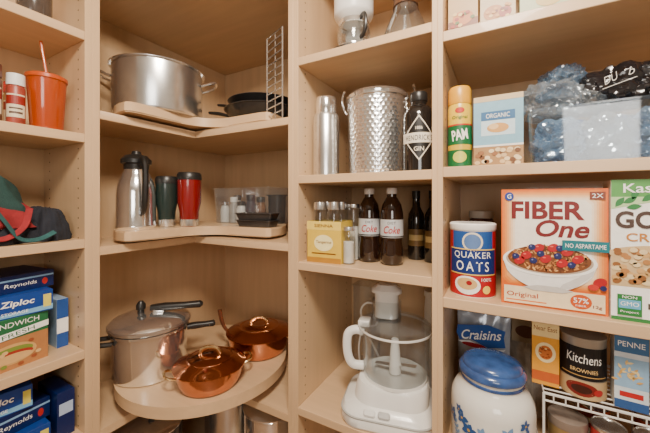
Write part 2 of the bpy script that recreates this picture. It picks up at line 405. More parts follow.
# lower shelf pots
ZL=H-1.12
for (x,y,r,h,mt,lb) in [(-1.2,.74,.11,.24,M('dark_enamel',(.05,.045,.045),.3,0,.1,coat=.4),'round dark enamel pot under the turntable'),(-1.08,1.03,.105,.24,steel,'steel saucepan on the lowest visible shelf'),(-.83,1.03,.115,.27,steel2,'steel saucepan with a domed lid under the turntable')]:
    s=T('saucepan',lb,'pot',(x,y,ZL)); P(s,'pot_body',lathe(openpot(r,h),48),mt)
    P(s,'lid',lathe([(r+.004,h),(r+.004,h+.004),(r*.5,h+.022),(0,h+.026),(0,h+.022),(r*.5,h+.018),(r-.002,h)],48),steel2)
    P(s,'lid_knob',lathe([(0,h+.026),(.006,h+.026),(.006,h+.034),(.015,h+.04),(.012,h+.05),(0,h+.051)],20),blackp)
# ================================================================ MIDDLE UNIT
Z1,Z2,Z3,Z4=H+.495,H+.085,H-.215,H-.72
s=T('coffee_maker','white coffee maker with glass jar and chrome base','coffee maker',(-.455,1.02,Z1),20)
P(s,'base',loft([(.16,.15,0,.06),(.17,.16,.008,.065),(.17,.16,.022,.065),(.15,.14,.030,.06),(.14,.13,.032,.055)],8),blackp)
P(s,'chrome_plate',lathe([(0,.032),(.062,.032),(.064,.035),(.064,.040),(.05,.044),(0,.045)],40),steel2)
P(s,'glass_jar',lathe([(0,.045),(.048,.045),(.056,.055),(.060,.09),(.052,.125),(.048,.132),(.046,.132),(.05,.124),(.058,.09),(.054,.056),(0,.048)]),glass)
P(s,'jar_band',lathe([(.050,.118),(.056,.118),(.054,.134),(.049,.134)],40),steel2)
P(s,'jar_handle',tube([(.05,0,.128),(.08,0,.125),(.088,0,.09),(.075,0,.062),(.056,0,.06)],.006,8,5,flat=1.4),blackp,rot=(0,0,-60))
P(s,'brew_head',lathe([(0,.137),(.05,.137),(.066,.15),(.07,.16),(.07,.24),(.06,.27),(0,.275)]),whitep)
P(s,'column',boxb(.07,.035,.24,.01,3,(0,.062,.03)),whitep)
s=T('glass_carafe','clear glass coffee carafe with conical base','carafe',(-.27,1.02,Z1))
P(s,'glass_body',lathe([(0,0),(.066,0),(.076,.006),(.078,.015),(.07,.05),(.045,.11),(.032,.15),(.032,.165),(.05,.21),(.06,.25),(.058,.25),(.03,.165),(.03,.15),(.043,.11),(.068,.05),(.074,.016),(.064,.006),(0,.005)]),glass)
P(s,'collar',lathe([(.033,.135),(.04,.135),(.038,.158),(.042,.18),(.0365,.18),(.033,.16)]),M('walnut_collar',(.12,.05,.02),.5))
s=T('cocktail_shaker','tall brushed steel insulated flask with flat cap','flask',(-.556,1.0,Z2))
P(s,'body',lathe([(0,0),(.044,0),(.048,.004),(.048,.215),(.044,.225),(.038,.228),(0,.228)],48),steel)
P(s,'cap',lathe([(0,.228),(.0365,.228),(.0375,.232),(.0375,.28),(.034,.288),(0,.288)],40),steel2)
def dimpled(r0,r1,z0,z1,seg=200,rows=96):
    bm=bmesh.new();rings=[]
    nz=19;na=38
    for j in range(rows+1):
        v=j/rows;z=z0+(z1-z0)*v;ring=[]
        R=r0+(r1-r0)*v
        for i in range(seg):
            u=i/seg
            row=math.floor(v*nz);fu=(u*na+.5*(row%2))%1-.5;fv=v*nz-row-.5
            d=max(0,1-(fu*fu+fv*fv)/.24)
            q=R-.0018*d*(1 if .02<v<.98 else 0)
            ring.append(bm.verts.new((q*cos(2*pi*u),q*sin(2*pi*u),z)))
        rings.append(ring)
    for a,b in zip(rings,rings[1:]):
        for i in range(seg): bm.faces.new((a[i],a[(i+1)%seg],b[(i+1)%seg],b[i]))
    bm.faces.new(rings[0][::-1]);bm.faces.new(rings[-1]);return bm
s=T('ice_bucket','hammered silver ice bucket with lid and swing handle','ice bucket',(-.382,1.06,Z2))
P(s,'bucket_body',dimpled(.099,.106,.004,.262),M('hammered_metal',(.86,.86,.85),.2,.93,.03),ang=80)
P(s,'rim',lathe([(0,.262),(.108,.262),(.110,.264),(.110,.269),(0,.269)],64),steel2)
P(s,'foot',lathe([(0,0),(.099,0),(.100,.004),(0,.004)],64),steel2)
P(s,'lid',lathe([(0,.269),(.108,.269),(.109,.276),(.100,.286),(.03,.294),(.012,.295),(0,.295)],56),steel2)
P(s,'lid_knob',lathe([(0,.294),(.007,.295),(.007,.303),(.014,.308),(.012,.318),(0,.32)],20),steel2)
P(s,'swing_handle',tube([(.108,0,.225),(.122,0,.25),(.13,.0,.285),(.124,-.02,.31)],.004,8,6),steel2,rot=(0,0,15))
P(s,'swing_handle',tube([(-.108,0,.225),(-.12,0,.245),(-.124,-.01,.28),(-.112,-.03,.30)],.004,8,6),steel2,rot=(0,0,15))
# gin bottle
dg=M('black_glass',(.012,.010,.009),.08,0,.1,coat=.6)
s=T('liquor_bottle','squat black glass gin bottle with diamond label','bottle',(-.2195,.985,Z2),13)
BR=.048
P(s,'glass_body',lathe([(0,0),(BR-.003,0),(BR,.004),(BR,.172),(BR-.005,.190),(.030,.202),(.024,.206),(.024,.218),(.0,.218)]),dg)
P(s,'stopper',lathe([(0,.217),(.025,.217),(.026,.219),(.026,.242),(.024,.245),(0,.245)],24),blackp)
a=Art(BR); cream=ink(225,215,195)
def dia(cz,hw,hh,m,l):
    n=10
    for i in range(-n,n):
        xa,xb=hw*i/n,hw*(i+1)/n; ya,yb=hh*(1-abs(i)/n),hh*(1-abs(i+1)/n)
        pts=[(xa,cz-ya),(xb,cz-yb),(xb,cz+yb),(xa,cz+ya)]
        if ya<1e-9: pts=[(xa,cz),(xb,cz-yb),(xb,cz+yb)]
        if yb<1e-9: pts=[(xa,cz-ya),(xb,cz),(xa,cz+ya)]
        a.poly(pts,m,l)
dia(.10,.050,.068,cream,0);dia(.10,.0455,.062,ink(30,28,26),1)
a.rect(-.056,.085,.056,.115,cream,2); a.text("HENDRICK'S",0,.100,.082,.016,ink(25,22,20),3,bold=.005,space=1.1); a.text('GIN',0,.067,.028,.013,cream,3); a.text('1886',0,.129,.020,.009,cream,3)
a.build(s)
s=T('liquor_bottle','pale spirits bottle with silver cap','bottle',(-.255,1.2,Z2)); P(s,'glass_body',lathe([(0,0),(.034,0),(.036,.004),(.036,.19),(.03,.22),(.014,.24),(.013,.27),(0,.27)],32),M('grey_glass',(.30,.31,.31),.12,0,.1,coat=.4)); P(s,'cap',lathe([(0,.27),(.015,.27),(.015,.30),(0,.301)],20),steel)
# M3
ylw=ink(214,178,62)
s=T('bottle_carrier','yellow cardboard carrier holding small glass bottles','carton',(-.53,.985,Z3),4)
P(s,'carton_body',loft([(.128,.115,0,.002),(.128,.115,.142,.002),(.125,.112,.142,.002),(.125,.112,.002,.002)],1),ylw)
a=Art(None,-.0575); a.rect(-.064,.0,.064,.018,ink(170,120,40),0); a.rect(-.064,.112,.064,.142,ink(226,196,90),0)
a.ell(0,.068,.036,.028,ink(240,225,160),1); a.text('SIENNA',0,.127,.07,.011,ink(120,70,30),2); a.text('Tangerine',0,.070,.058,.012,ink(120,70,30),2); a.rect(-.045,.030,.045,.034,ink(120,70,30),1)
a.build(s)
sb=None
for i,(dx,dy) in enumerate(((-.028,-.026),(.028,-.026),(-.028,.028),(.028,.028))):
    loc=(-.53+dx,.985+dy,Z3+.003)
    if sb is None:
        sb=T('glass_bottle','small clear glass bottle with metal cap in the carrier','bottle',loc,0,'bottles in the yellow carrier')
        P(sb,'glass_body',lathe([(0,0),(.023,0),(.025,.003),(.025,.165),(.021,.178),(0,.18)],28),glass); P(sb,'cap',lathe([(0,.178),(.0225,.178),(.0235,.182),(.0225,.205),(0,.207)],28),steel)
    else: dup(sb,loc)
for x,y,h in ((-.447,.96,.125),(-.460,1.03,.20)):
    s=T('glass_jar','clear glass jar with metal lid beside cola bottles','jar',(x,y,Z3))
    P(s,'glass_body',lathe([(0,0),(.021,0),(.023,.003),(.023,h-.02),(.021,h-.013),(0,h-.013)],28),glass);P(s,'lid',lathe([(0,h-.013),(.0225,h-.013),(.023,h-.01),(.022,h),(0,h+.001)],28),steel)
    P(s,'contents',lathe([(0,.004),(.018,.004),(.018,h*.6),(0,h*.6)],20),M('salt_fill',(.62,.60,.55),.7))
cola=M('cola_bottle',(.018,.007,.004),.08,0,.1,coat=.7)
s=T('soda_bottle','dark cola bottle with silver label and pale cap','bottle',(-.402,1.035,Z3),21,'cola bottles')
P(s,'bottle_body',lathe([(0,.004),(.02,0),(.03,.003),(.0365,.015),(.037,.05),(.034,.072),(.034,.085),(.0375,.092),(.0375,.152),(.0365,.175),(.031,.200),(.020,.220),(.0155,.226),(.0155,.236),(.0,.236)],40),cola)
P(s,'cap',lathe([(0,.235),(.0165,.235),(.0175,.238),(.0175,.252),(.0155,.255),(0,.255)],28),M('pale_cap',(.62,.60,.57),.4))
a=Art(.0375); a.rect(-.115,.092,.115,.151,M('silver_label',(.58,.59,.60),.35,.2,.04),0)
a.text('DIET',0,.140,.026,.008,ink(40,36,36),2,bold=0);a.text('Coke',.0,.118,.054,.024,ink(170,18,24),2,shear=.3,bold=.01); a.rect(-.115,.094,.115,.098,ink(60,60,62),2)
a.build(s)
dup(s,(-.316,1.02,Z3),17)
for (x,y,h,l) in ((-.268,1.16,.25,'dark brown bottle with tan label behind the cola'),(-.203,1.13,.25,'dark green bottle with tan label behind the cola')):
    s=T('wine_bottle',l,'bottle',(x,y,Z3),11)
    P(s,'glass_body',lathe([(0,0),(.028,0),(.030,.004),(.030,.14),(.027,.165),(.014,.19),(.0125,h-.03),(.0,h-.03)]),dg)
    P(s,'cap',lathe([(0,h-.03),(.014,h-.03),(.015,h-.002),(0,h)],24),blackp)
    a=Art(.030);a.rect(-.035,.05,.035,.11,ink(110,85,50),0);a.rect(-.028,.07,.028,.09,ink(190,165,110),1);a.build(s)
# food processor
s=T('food_processor','white food processor with clear work bowl','food processor',(-.332,1.045,Z4),12)
wp=M('ivory_plastic',(.80,.79,.75),.28,0,.02,coat=.2)
P(s,'motor_base',loft([(.29,.25,0,.06),(.304,.262,.008,.07),(.304,.262,.034,.07),(.288,.24,.052,.07),(.242,.222,.064,.07,.008,.008),(.236,.215,.108,.075,.012,.01),(.222,.205,.118,.07,.012,.01)],10),wp)
P(s,'base_trim',loft([(.3055,.2635,.034,.07),(.3065,.2645,.035,.07),(.3065,.2645,.038,.07),(.3035,.2615,.039,.07)],10),M('grey_trim',(.42,.42,.40),.4))
gp=M('light_grey_plastic',(.5,.5,.49),.4)
for k,x in enumerate((-.050,-.005)):
    P(s,'control_paddle',loft([(.038,.020,0,.008),(.038,.020,.010,.008),(.030,.013,.013,.005)]),gp if k else whitep,(x,-.114,.050),(55,0,0))
P(s,'work_bowl',lathe([(0,.118),(.098,.118),(.104,.122),(.110,.16),(.115,.27),(.120,.272),(.120,.28),(.113,.28),(.107,.16),(.100,.126),(0,.124)],56),bowlm,(.018,.01,0))
P(s,'bowl_base_ring',lathe([(0,.114),(.100,.114),(.1065,.118),(.1065,.128),(.104,.128),(.1,.12),(0,.12)],48),wp,(.018,.01,0))
P(s,'bowl_handle',tube([(-.108,0,.262),(-.137,0,.268),(-.162,0,.25),(-.164,0,.19),(-.147,0,.15),(-.108,0,.145)],.013,10,6,flat=1.2),wp,(.018,.01,0),(0,0,12))
P(s,'bowl_lid',lathe([(.117,.28),(.123,.28),(.123,.292),(.115,.3),(.03,.308),(0,.308),(0,.304),(.03,.304),(.113,.296),(.117,.29)],48),bowlm,(.018,.01,0))
P(s,'lid_rim',lathe([(.1205,.281),(.1245,.281),(.1250,.284),(.1245,.288),(.1233,.288)],48),wp,(.018,.01,0))
P(s,'feed_tube',loft([(.100,.076,.302,.034),(.100,.076,.37,.034),(.094,.070,.37,.03),(.094,.070,.302,.03)],6),bowlm,(-.012,.02,0))
P(s,'pusher',loft([(.080,.058,.312,.027),(.082,.060,.395,.028),(.104,.080,.398,.036),(.104,.080,.408,.036),(.066,.050,.422,.024),(.060,.045,.425,.020)],6),wp,(-.012,.02,0))
P(s,'locking_arm',boxb(.04,.05,.022,.006,3),wp,(-.085,-.005,.283))
P(s,'blade_hub',lathe([(0,.125),(.02,.125),(.017,.2),(.012,.24),(0,.24)],24),wp,(.018,.01,0))
P(s,'blade',tube([(-.07,.02,.14),(-.03,.01,.145),(0,0,.15),(.03,-.01,.16),(.07,-.02,.165)],.012,6,4,flat=.1),steel2,(.018,.01,0))
P(s,'power_cord',tube([(-.02,.12,.05),(-.06,.16,.10),(-.11,.17,.19),(-.13,.16,.27),(-.10,.15,.31),(-.06,.155,.29),(-.07,.165,.22),(-.12,.175,.20),(-.14,.17,.12),(-.13,.17,.012)],.004,6,6),whitep)
s=T('plastic_jug','white plastic jug standing behind the food processor','jug',(-.214,1.25,Z4))
P(s,'jug_body',lathe([(0,0),(.034,0),(.040,.006),(.043,.30),(.039,.35),(.039,.352),(0,.352)],32),whitep);P(s,'lid',lathe([(0,.351),(.043,.351),(.044,.355),(.043,.374),(0,.378)],32),wp)
TM('clear_container','clear plastic attachment container behind the food processor','container',bin_(.10,.09,.36,.002,.015,.96,.003),clr,(-.50,1.26,Z4))
# ================================================================ RIGHT UNIT
R1,R2,R3,R4=H+.46,H+.09,H-.265,H-.70
r,a=carton('food_box','tan food box with fruit picture on the upper shelf',(-.092,.985,R1),.078,.05,.2,ink(196,160,110))
a.rect(-.039,0,.039,.05,ink(130,74,44),0);a.ell(0,.055,.027,.02,ink(200,120,60),1);a.text('GRANOLA',0,.02,.06,.010,ink(240,230,210),2)
for i in range(12):a.ell(random.uniform(-.03,.03),random.uniform(.035,.07),.006,.005,ink(*random.choice([(226,190,120),(160,60,40),(90,110,50)])),2+i%3,n=9)
a.build(r,'printed_front')
r,a=carton('food_box','cream and brown food box on the upper shelf',(-.006,.99,R1),.085,.05,.2,ink(204,180,140))
a.rect(-.0425,0,.0425,.02,ink(120,60,40),0);a.ell(-.01,.05,.024,.02,ink(185,120,60),1);a.ell(.018,.045,.015,.014,ink(160,60,40),2);a.text('12 BARS',0,.01,.05,.008,ink(240,230,210),2)
for i in range(12):a.ell(random.uniform(-.03,.03),random.uniform(.03,.065),.005,.004,ink(*random.choice([(226,190,120),(120,50,30),(210,150,80)])),3+i%3,n=9)
a.build(r,'printed_front')
r,a=carton('food_box','green and white snack box on the upper shelf',(.10,1.0,R1),.11,.06,.2,ink(190,198,160))
a.rect(-.055,0,.055,.03,ink(90,120,60),0);a.ell(.01,.055,.03,.02,ink(210,180,110),1);a.build(r,'printed_front')
r,a=carton('food_box','dark brown box on the upper shelf',(.22,1.0,R1),.10,.06,.2,ink(120,80,50));a.rect(-.05,.03,.05,.06,ink(200,180,140),0);a.build(r,'printed_front')
s=T('spray_can','yellow and green cooking spray can','spray can',(-.101,.97,R2),6)
P(s,'can_body',lathe([(0,0),(.03,0),(.0315,.003),(.0315,.17),(.029,.18),(.0,.181)],40),ink(226,186,50,.3))
P(s,'cap',lathe([(0,.18),(.030,.18),(.031,.183),(.030,.222),(.026,.23),(0,.231)],36),ink(222,160,40,.35))
a=Art(.0315); gr=ink(26,100,56);a.rect(-.07,0,.07,.05,gr,0);a.rect(-.07,.065,.07,.118,gr,0);a.rect(-.07,.118,.07,.122,ink(190,50,30),1)
a.text('PAM',0,.092,.042,.030,ink(250,245,235),2,bold=.03,rot=8);a.text('Original',0,.14,.04,.011,gr,2);a.ell(.0,.03,.018,.016,ink(200,200,80),2);a.ell(0,.160,.012,.008,ink(190,50,30),1);a.build(s)
r,a=carton('food_box','pale blue baking mix box with food photo',(-.0055,.99,R2),.117,.06,.193,ink(130,176,198))
a.rect(-.0585,.05,.0585,.193,ink(132,178,200),0)
a.rect(-.0585,0,.0585,.055,ink(166,126,80),1);a.rect(-.0585,.055,.0585,.060,ink(240,235,225),2);a.rect(-.0585,.178,.0585,.193,ink(204,180,140),1)
a.rect(-.040,.085,.040,.150,ink(196,218,226),1);a.rect(-.040,.126,.040,.150,ink(50,100,145),2)
a.text('ORGANIC',0,.138,.056,.012,ink(240,240,235),3,bold=0);a.ell(0,.105,.026,.013,ink(205,150,80),2);a.ell(-.01,.109,.012,.008,ink(230,190,130),3)
for i in range(30): a.ell(random.uniform(-.05,.05),random.uniform(.008,.046),.007,.0055,ink(*random.choice([(214,180,130),(150,100,60),(230,205,160),(110,70,40)])),2+i%4,n=10)
a.build(r,'printed_front')
tubm=clear('clear_tub_plastic',(.82,.91,.98),.06,.55,.05,.12)
TM('storage_tub','clear rectangular tub filled with crumpled plastic bags','tub',bin_(.32,.24,.135,.003,.012,.96,.008),tubm,(.222,1.05,R2))
pb=clear('blue_tinted_plastic_film',(.28,.48,.72),.40,.9,.15,.55); pw=clear('clear_plastic_film',(.66,.76,.84),.22,.8,.12,.35);pk=M('black_plastic_bag',(.012,.011,.013),.18,0,.3,coat=.4)
G='crumpled plastic bags in the tub'
def pbag(lb,sx,sy,sz,i,m,loc,rz=0):
    TM('plastic_bag',lb,'bag',crumple(sx,sy,sz,i),m,loc,rz,G,ang=14)
for i,(x,y,z,sx,sy,sz,m,l) in enumerate([(.135,1.0,.006,.10,.08,.10,pb,'blue tinted plastic bag'),(.225,.99,.006,.09,.07,.10,pw,'clear crumpled plastic bag'),(.315,1.0,.006,.09,.08,.11,pb,'blue plastic bag with frosted folds'),(.15,1.1,.006,.12,.08,.12,pw,'clear plastic bag'),(.27,1.1,.006,.11,.08,.11,pb,'blue tinted bag')]):
    pbag(l+' crumpled in the clear tub',sx,sy,sz,i+1,m,(x,y,R2+z))
pbag('clear plastic bag spilling over the tub',.13,.11,.09,9,pw,(.120,1.05,R2+.13),12)
pbag('clear plastic bag heaped on top of the tub bags',.09,.09,.08,19,pb,(.14,1.08,R2+.185),32)
pbag('small frosted bag between tub and black bag',.08,.08,.06,23,pw,(.19,1.03,R2+.13),32)
for i,(x,y) in enumerate(((.18,1.05),(.265,1.045),(.345,1.04))):
    s=T('water_bottle','small clear bottle with blue cap among plastic bags','bottle',(x,y,R2+.006),0,'small bottles in the tub')
    P(s,'bottle_body',lathe([(0,0),(.018,0),(.020,.003),(.020,.075),(.010,.095),(.010,.102),(0,.102)],24),pw);P(s,'cap',lathe([(0,.101),(.0115,.101),(.0115,.115),(0,.116)],20),ink(40,90,170))
s=T('snack_bag','black snack bag with white lettering on the tub','bag',(.275,1.05,R2+.142),-8)
P(s,'bag_body',puffy(.17,.12,.095,5,.016,20,3.2,26,True,.0012),pk,ang=25)
a=Art(None,-.073);a.text('DU',-.035,.058,.030,.018,ink(200,197,190),3,rot=24,bold=-.01,shear=.5);a.text('b',.0,.068,.012,.018,ink(200,197,190),3,rot=10,bold=-.01,shear=.4);a.line([(-.05,.035),(.01,.052)],.0015,ink(200,197,190),3);a.build(s,'printed_lettering')
# oats
s=T('oatmeal_canister','red and blue cardboard oatmeal canister','canister',(-.069,.985,R3),4)
P(s,'canister_body',lathe([(0,0),(.057,0),(.0585,.002),(.0585,.182),(.057,.183),(0,.183)],56),ink(238,230,215))
P(s,'lid',lathe([(0,.182),(.0595,.182),(.0608,.184),(.0608,.198),(.057,.201),(.054,.197),(0,.197)],56),ink(244,242,236,.3))
a=Art(.0585);rd=ink(172,26,36);nb=ink(24,48,110);wt=ink(246,243,235)
a.rect(-.18,.004,.18,.180,rd,0);a.rect(-.056,.120,.056,.180,ink(40,84,150),1);a.ell(0,.152,.026,.026,ink(226,214,190),2);a.ell(0,.152,.021,.021,ink(90,120,170),3)
a.rect(-.066,.064,.066,.130,nb,2);a.text('QUAKER',0,.115,.098,.020,wt,3,bold=0,space=1.1);a.text('OATS',0,.086,.084,.026,wt,3,bold=.005,space=1.4)
a.rect(-.066,.062,.066,.065,ink(230,190,90),3);a.rect(-.066,.130,.066,.133,ink(230,190,90),3);a.ell(-.014,.034,.034,.025,wt,2);a.ell(-.014,.038,.026,.016,ink(210,170,110),3);a.ell(-.008,.041,.007,.006,ink(150,20,30),4);a.text('100%',.036,.051,.028,.009,wt,3,bold=0);a.ell(.036,.024,.011,.011,ink(236,200,90),3)
a.build(s)
s=T('glass_jar','dark preserve jar with taupe lid behind the oatmeal','jar',(-.055,1.17,R3));P(s,'glass_body',lathe([(0,0),(.038,0),(.04,.004),(.04,.19),(.034,.205),(0,.205)]),M('dark_jam',(.07,.03,.025),.15,0,.2,coat=.5));P(s,'lid',lathe([(0,.205),(.037,.205),(.038,.209),(.037,.228),(0,.229)]),M('taupe_lid',(.45,.40,.34),.4))
# bran cereal
s,a=carton('cereal_box','bran cereal box with bowl of cereal and berries',(.1085,.962,R3),.211,.062,.292,ink(206,100,30),0)
W=.1055;orr=ink(222,108,24);dr=ink(112,22,22);wh=ink(250,248,242)
a.rect(-W,0,W,.292,ink(216,100,22),0)
steps=((226,120,40),(232,140,62),(238,162,92),(242,184,126),(246,206,162),(249,226,196),(251,240,224))
for i,c in enumerate(steps):
    k=1-i/8.5; rad=.10*k+.01
    x=W-.003-.0045*i; z0=.052+.004*i; z1=.289-.004*i
    a.poly([(-x+.012,z0),(x-.012,z0),(x,z0+.012),(x,z1-.012),(x-.012,z1),(-x+.012,z1),(-x,z1-.012),(-x,z0+.012)],ink(*c),1+i)
a.rect(-W+.006,.006,W-.006,.048,ink(240,216,176),9)
L0=9
a.text('FIBER',-.010,.240,.146,.044,dr,L0,bold=.03);a.text('One',.020,.196,.104,.042,dr,L0,bold=.025,shear=.25)
a.ell(-.088,.274,.010,.011,ink(30,60,140),L0);a.text('G',-.088,.274,.009,.011,wh,L0+1)
a.rect(.072,.266,.100,.284,ink(120,56,34),L0);a.text('2X',.086,.275,.02,.010,wh,L0+1,bold=0)
te=ink(16,110,120)
a.rect(.020,.146,W,.170,te,24);a.text('NO ASPARTAME',.063,.158,.074,.010,wh,25,bold=0)
bx,bz=-.008,.104
pts=[(bx-.094+.188*i/20,bz+.010-.070*sin(pi*i/20)**.5) for i in range(21)]
a.poly(pts,ink(236,233,228),L0+1);a.poly([(bx+.02,bz-.056),(bx+.055,bz-.044),(bx+.085,bz-.014),(bx+.090,bz+.006),(bx+.06,bz-.02),(bx+.03,bz-.04)],ink(206,202,198),L0+2)
a.poly([(bx-.05,bz-.055),(bx-.03,bz-.062),(bx+.03,bz-.062),(bx+.05,bz-.055),(bx+.02,bz-.048),(bx-.02,bz-.048)],ink(196,190,184),L0+3)
a.ell(bx,bz+.012,.094,.037,wh,L0+3,n=44)
a.ell(bx,bz+.013,.087,.032,ink(180,160,140),L0+4,n=40);a.ell(bx,bz+.017,.083,.033,ink(118,68,32),L0+5,n=40)
for i in range(230):
    t=random.uniform(0,2*pi);q=sqrt(random.random())
    a.ell(bx+.078*q*cos(t),bz+.020+.031*q*sin(t),random.uniform(.003,.0065),random.uniform(.0014,.0026),ink(*random.choice([(196,132,72),(170,104,56),(100,56,28),(222,168,106)])),L0+6+i%3,rot=random.uniform(0,180),n=8)
for x,z in ((-.052,.128),(-.026,.148),(.030,.142),(.050,.126),(.003,.150),(-.012,.122),(-.066,.114),(.02,.114)): a.ell(x,z,.0120,.0095,ink(170,22,28),20,rot=30,n=14);a.ell(x-.003,z+.003,.0035,.002,ink(226,90,80),21,n=8)
for x,z in ((-.022,.134),(.012,.131),(-.074,.124),(.016,.150),(-.040,.149),(.038,.112),(-.037,.116)): a.ell(x,z,.008,.0075,ink(36,40,90),21,n=12);a.ell(x-.002,z+.002,.002,.002,ink(110,116,170),22,n=8)
a.ell(.090,.076,.013,.010,ink(170,22,28),12,rot=30);a.ell(.078,.064,.010,.007,ink(194,50,40),13);a.ell(.096,.064,.006,.006,ink(36,40,90),14)
a.text('Original',-.06,.026,.066,.015,ink(170,60,30),L0+1,bold=.01);a.rect(-.095,.012,-.01,.0145,orr,L0+1)
a.ell(.056,.027,.020,.017,ink(200,82,24),L0+1);a.text('57%',.056,.030,.028,.012,wh,L0+2,bold=.01);a.text('FIBER',.056,.018,.020,.004,wh,L0+2,bold=0);a.text('12g',.086,.018,.016,.009,dr,L0+1)
a.build(s,'printed_front')
# go cereal
s,a=carton('cereal_box','white and green protein cereal box',(.3115,.955,R3),.19,.065,.310,ink(240,238,230),0)
W=.095;a.rect(-W,0,W,.31,ink(250,248,242),0)
gg=ink(46,118,58)
a.rect(-W,.270,W,.31,ink(84,150,70),1)
a.poly([(-W,.245),(-.05,.256),(.03,.272),(-W,.272)],ink(180,208,150),2)
for x,z,rt in ((-.088,.250,55),(-.075,.258,30),(-.07,.248,10),(-.06,.266,70),(-.045,.262,38)): a.leaf(x,z,.026,.006,rt,gg,3)
a.text('Kashi',-.04,.291,.07,.020,wh,4);bw=ink(70,50,40)
a.text('GOLEAN',0,.222,.176,.038,bw,4,bold=.03);a.text('CRUNCH',-.01,.184,.12,.018,ink(190,120,40),4)
a.rect(-W,.0,W,.008,gg,2);a.rect(-W,.075,W,.150,ink(206,176,128),1);a.ell(.0,.148,.1,.02,ink(206,176,128),2)
for i in range(150): a.ell(random.uniform(-.088,.088),random.uniform(.08,.158),.007,.0055,ink(*random.choice([(176,120,66),(206,160,100),(140,90,46),(226,200,150)])),3+i%4,n=9)
a.rect(-.085,.012,-.045,.058,gg,7);a.rect(-.083,.028,-.047,.047,ink(100,170,206),8);a.text('NON',-.065,.0525,.024,.006,wh,8,bold=0);a.text('GMO',-.065,.038,.030,.009,wh,9,bold=0);a.text('Project',-.065,.02,.03,.006,wh,8,bold=0)
a.text('10g',-.02,.035,.03,.016,bw,4);a.ell(.03,.035,.02,.02,ink(220,150,50),3)
a.build(s,'printed_front')
# ---- bottom right
cer=M('glazed_ceramic',(.74,.72,.66),.18,0,.02,coat=.5)
lidb=M('blue_glaze',(.03,.075,.22),.2,0,.4,25,coat=.5)
s=T('ceramic_canister','white ceramic canister with blue flowers and blue lid','canister',(-.020,.945,R4),0)
RC=.100
P(s,'canister_body',lathe([(0,0),(.078,0),(.085,.006),(.096,.03),(RC,.06),(RC,.165),(.097,.185),(.088,.203),(.078,.212),(.074,.222),(.074,.240),(.069,.24),(.069,.22),(0,.218)],64),cer)
P(s,'lid',lathe([(0,.240),(.077,.240),(.080,.244),(.080,.252),(.076,.258),(.071,.261),(.071,.267),(.067,.273),(.053,.280),(.03,.284),(0,.285)],64),lidb)
P(s,'rim_band',lathe([(.0745,.224),(.076,.226),(.076,.231),(.0745,.233)],56),lidb)
a=Art(RC+.0005);fb=ink(44,84,140);lb=ink(110,146,186)
rn=random.Random(8)
def flower(cx,cz,s_,m):
    for k in range(5): a.leaf(cx,cz,.017*s_*rn.uniform(.8,1.2),.0045*s_*rn.uniform(.8,1.3),k*72+rn.uniform(-14,14),m,2)
    a.ell(cx,cz,.003*s_,.003*s_,ink(190,150,70),4,n=10)
def sprig(x,z,ang,L,m):
    pts=[];X,Z,A=x,z,ang
    for k in range(8):
        pts.append((X,Z));X+=L/8*cos(radians(A));Z+=L/8*sin(radians(A));A+=rn.uniform(-4,14)
        if k>1:
            a.leaf(X,Z,.014,.0034,A+50,m,1);a.leaf(X,Z,.014,.0034,A-50,m,1)
    pts.append((X,Z));a.line(pts,.0014,m)
    return X,Z
for x,z,an,L,m in ((-.045,.035,60,.10,fb),(-.02,.06,100,.10,lb),(.02,.03,50,.11,fb),(.06,.05,80,.10,fb),(-.085,.05,90,.09,lb),(.095,.05,80,.09,lb)):
    X,Z=sprig(x,z,an,L,m);flower(X,min(Z,.172),1.1,fb if m is lb else lb)
flower(-.05,.125,1.3,fb);flower(.045,.11,1.3,fb);flower(0,.085,1.1,fb);flower(-.08,.16,.8,fb);flower(.08,.165,.9,fb)
a.build(s,'painted_flowers')
def pouch(w,h,t,seed=1):
    bm=bmesh.new();nx,nz=18,26;g=[]
    for side in (-1,1):
        G_=[]
        for j in range(nz+1):
            row=[]
            for i in range(nx+1):
                u=i/nx*2-1;v=j/nz
                th=t/2*(1-abs(u)**3)*(1-v**3)*(.85+.15*(1-v))
                q=(.5-abs(noise.noise(Vector((u*2.5,v*6,seed+side)))))*.014*(1-abs(u)**6)
                row.append(bm.verts.new((u*w/2*(1-.04*sin(v*pi)),side*(th+ (q if 0<v<1 and abs(u)<1 else 0)+.0004),v*h+(.010*noise.noise(Vector((u*3,seed,0))) if j==nz else 0))))
            G_.append(row)
        g.append(G_)
    for k,G_ in enumerate(g):
        for j in range(nz):
            for i in range(nx):
                f=(G_[j][i],G_[j][i+1],G_[j+1][i+1],G_[j+1][i]); bm.faces.new(f if k==0 else f[::-1])
    a_,b_=g
    for j in range(nz):
        bm.faces.new((a_[j][0],a_[j+1][0],b_[j+1][0],b_[j][0]));bm.faces.new((a_[j][nx],b_[j][nx],b_[j+1][nx],a_[j+1][nx]))
    for i in range(nx):
        bm.faces.new((a_[0][i],b_[0][i],b_[0][i+1],a_[0][i+1]));bm.faces.new((a_[nz][i],a_[nz][i+1],b_[nz][i+1],b_[nz][i]))
    return bm
s=T('fruit_bag','crinkled blue and white dried fruit bag behind the canister','bag',(-.048,1.13,R4),-4)
P(s,'bag_body',pouch(.155,.335,.07,2),M('pale_foil',(.45,.50,.58),.25,.2,.35,14,coat=.3))
a=Art(None,-.041);a.poly([(-.066,.306),(-.070,.280),(-.060,.258),(-.03,.268),(.02,.250),(.066,.262),(.062,.290),(.066,.312),(.02,.322),(-.03,.312)],ink(44,84,156),0);a.poly([(-.066,.255),(-.04,.245),(.05,.236),(.066,.256),(.02,.246),(-.03,.262)],ink(226,230,236),1);a.text('Craisins',0,.287,.114,.030,wh,2,rot=10,shear=.45,bold=.01);a.ell(-.02,.250,.034,.007,ink(150,24,40),3);a.build(s,'printed_front',rot=(3,0,0))
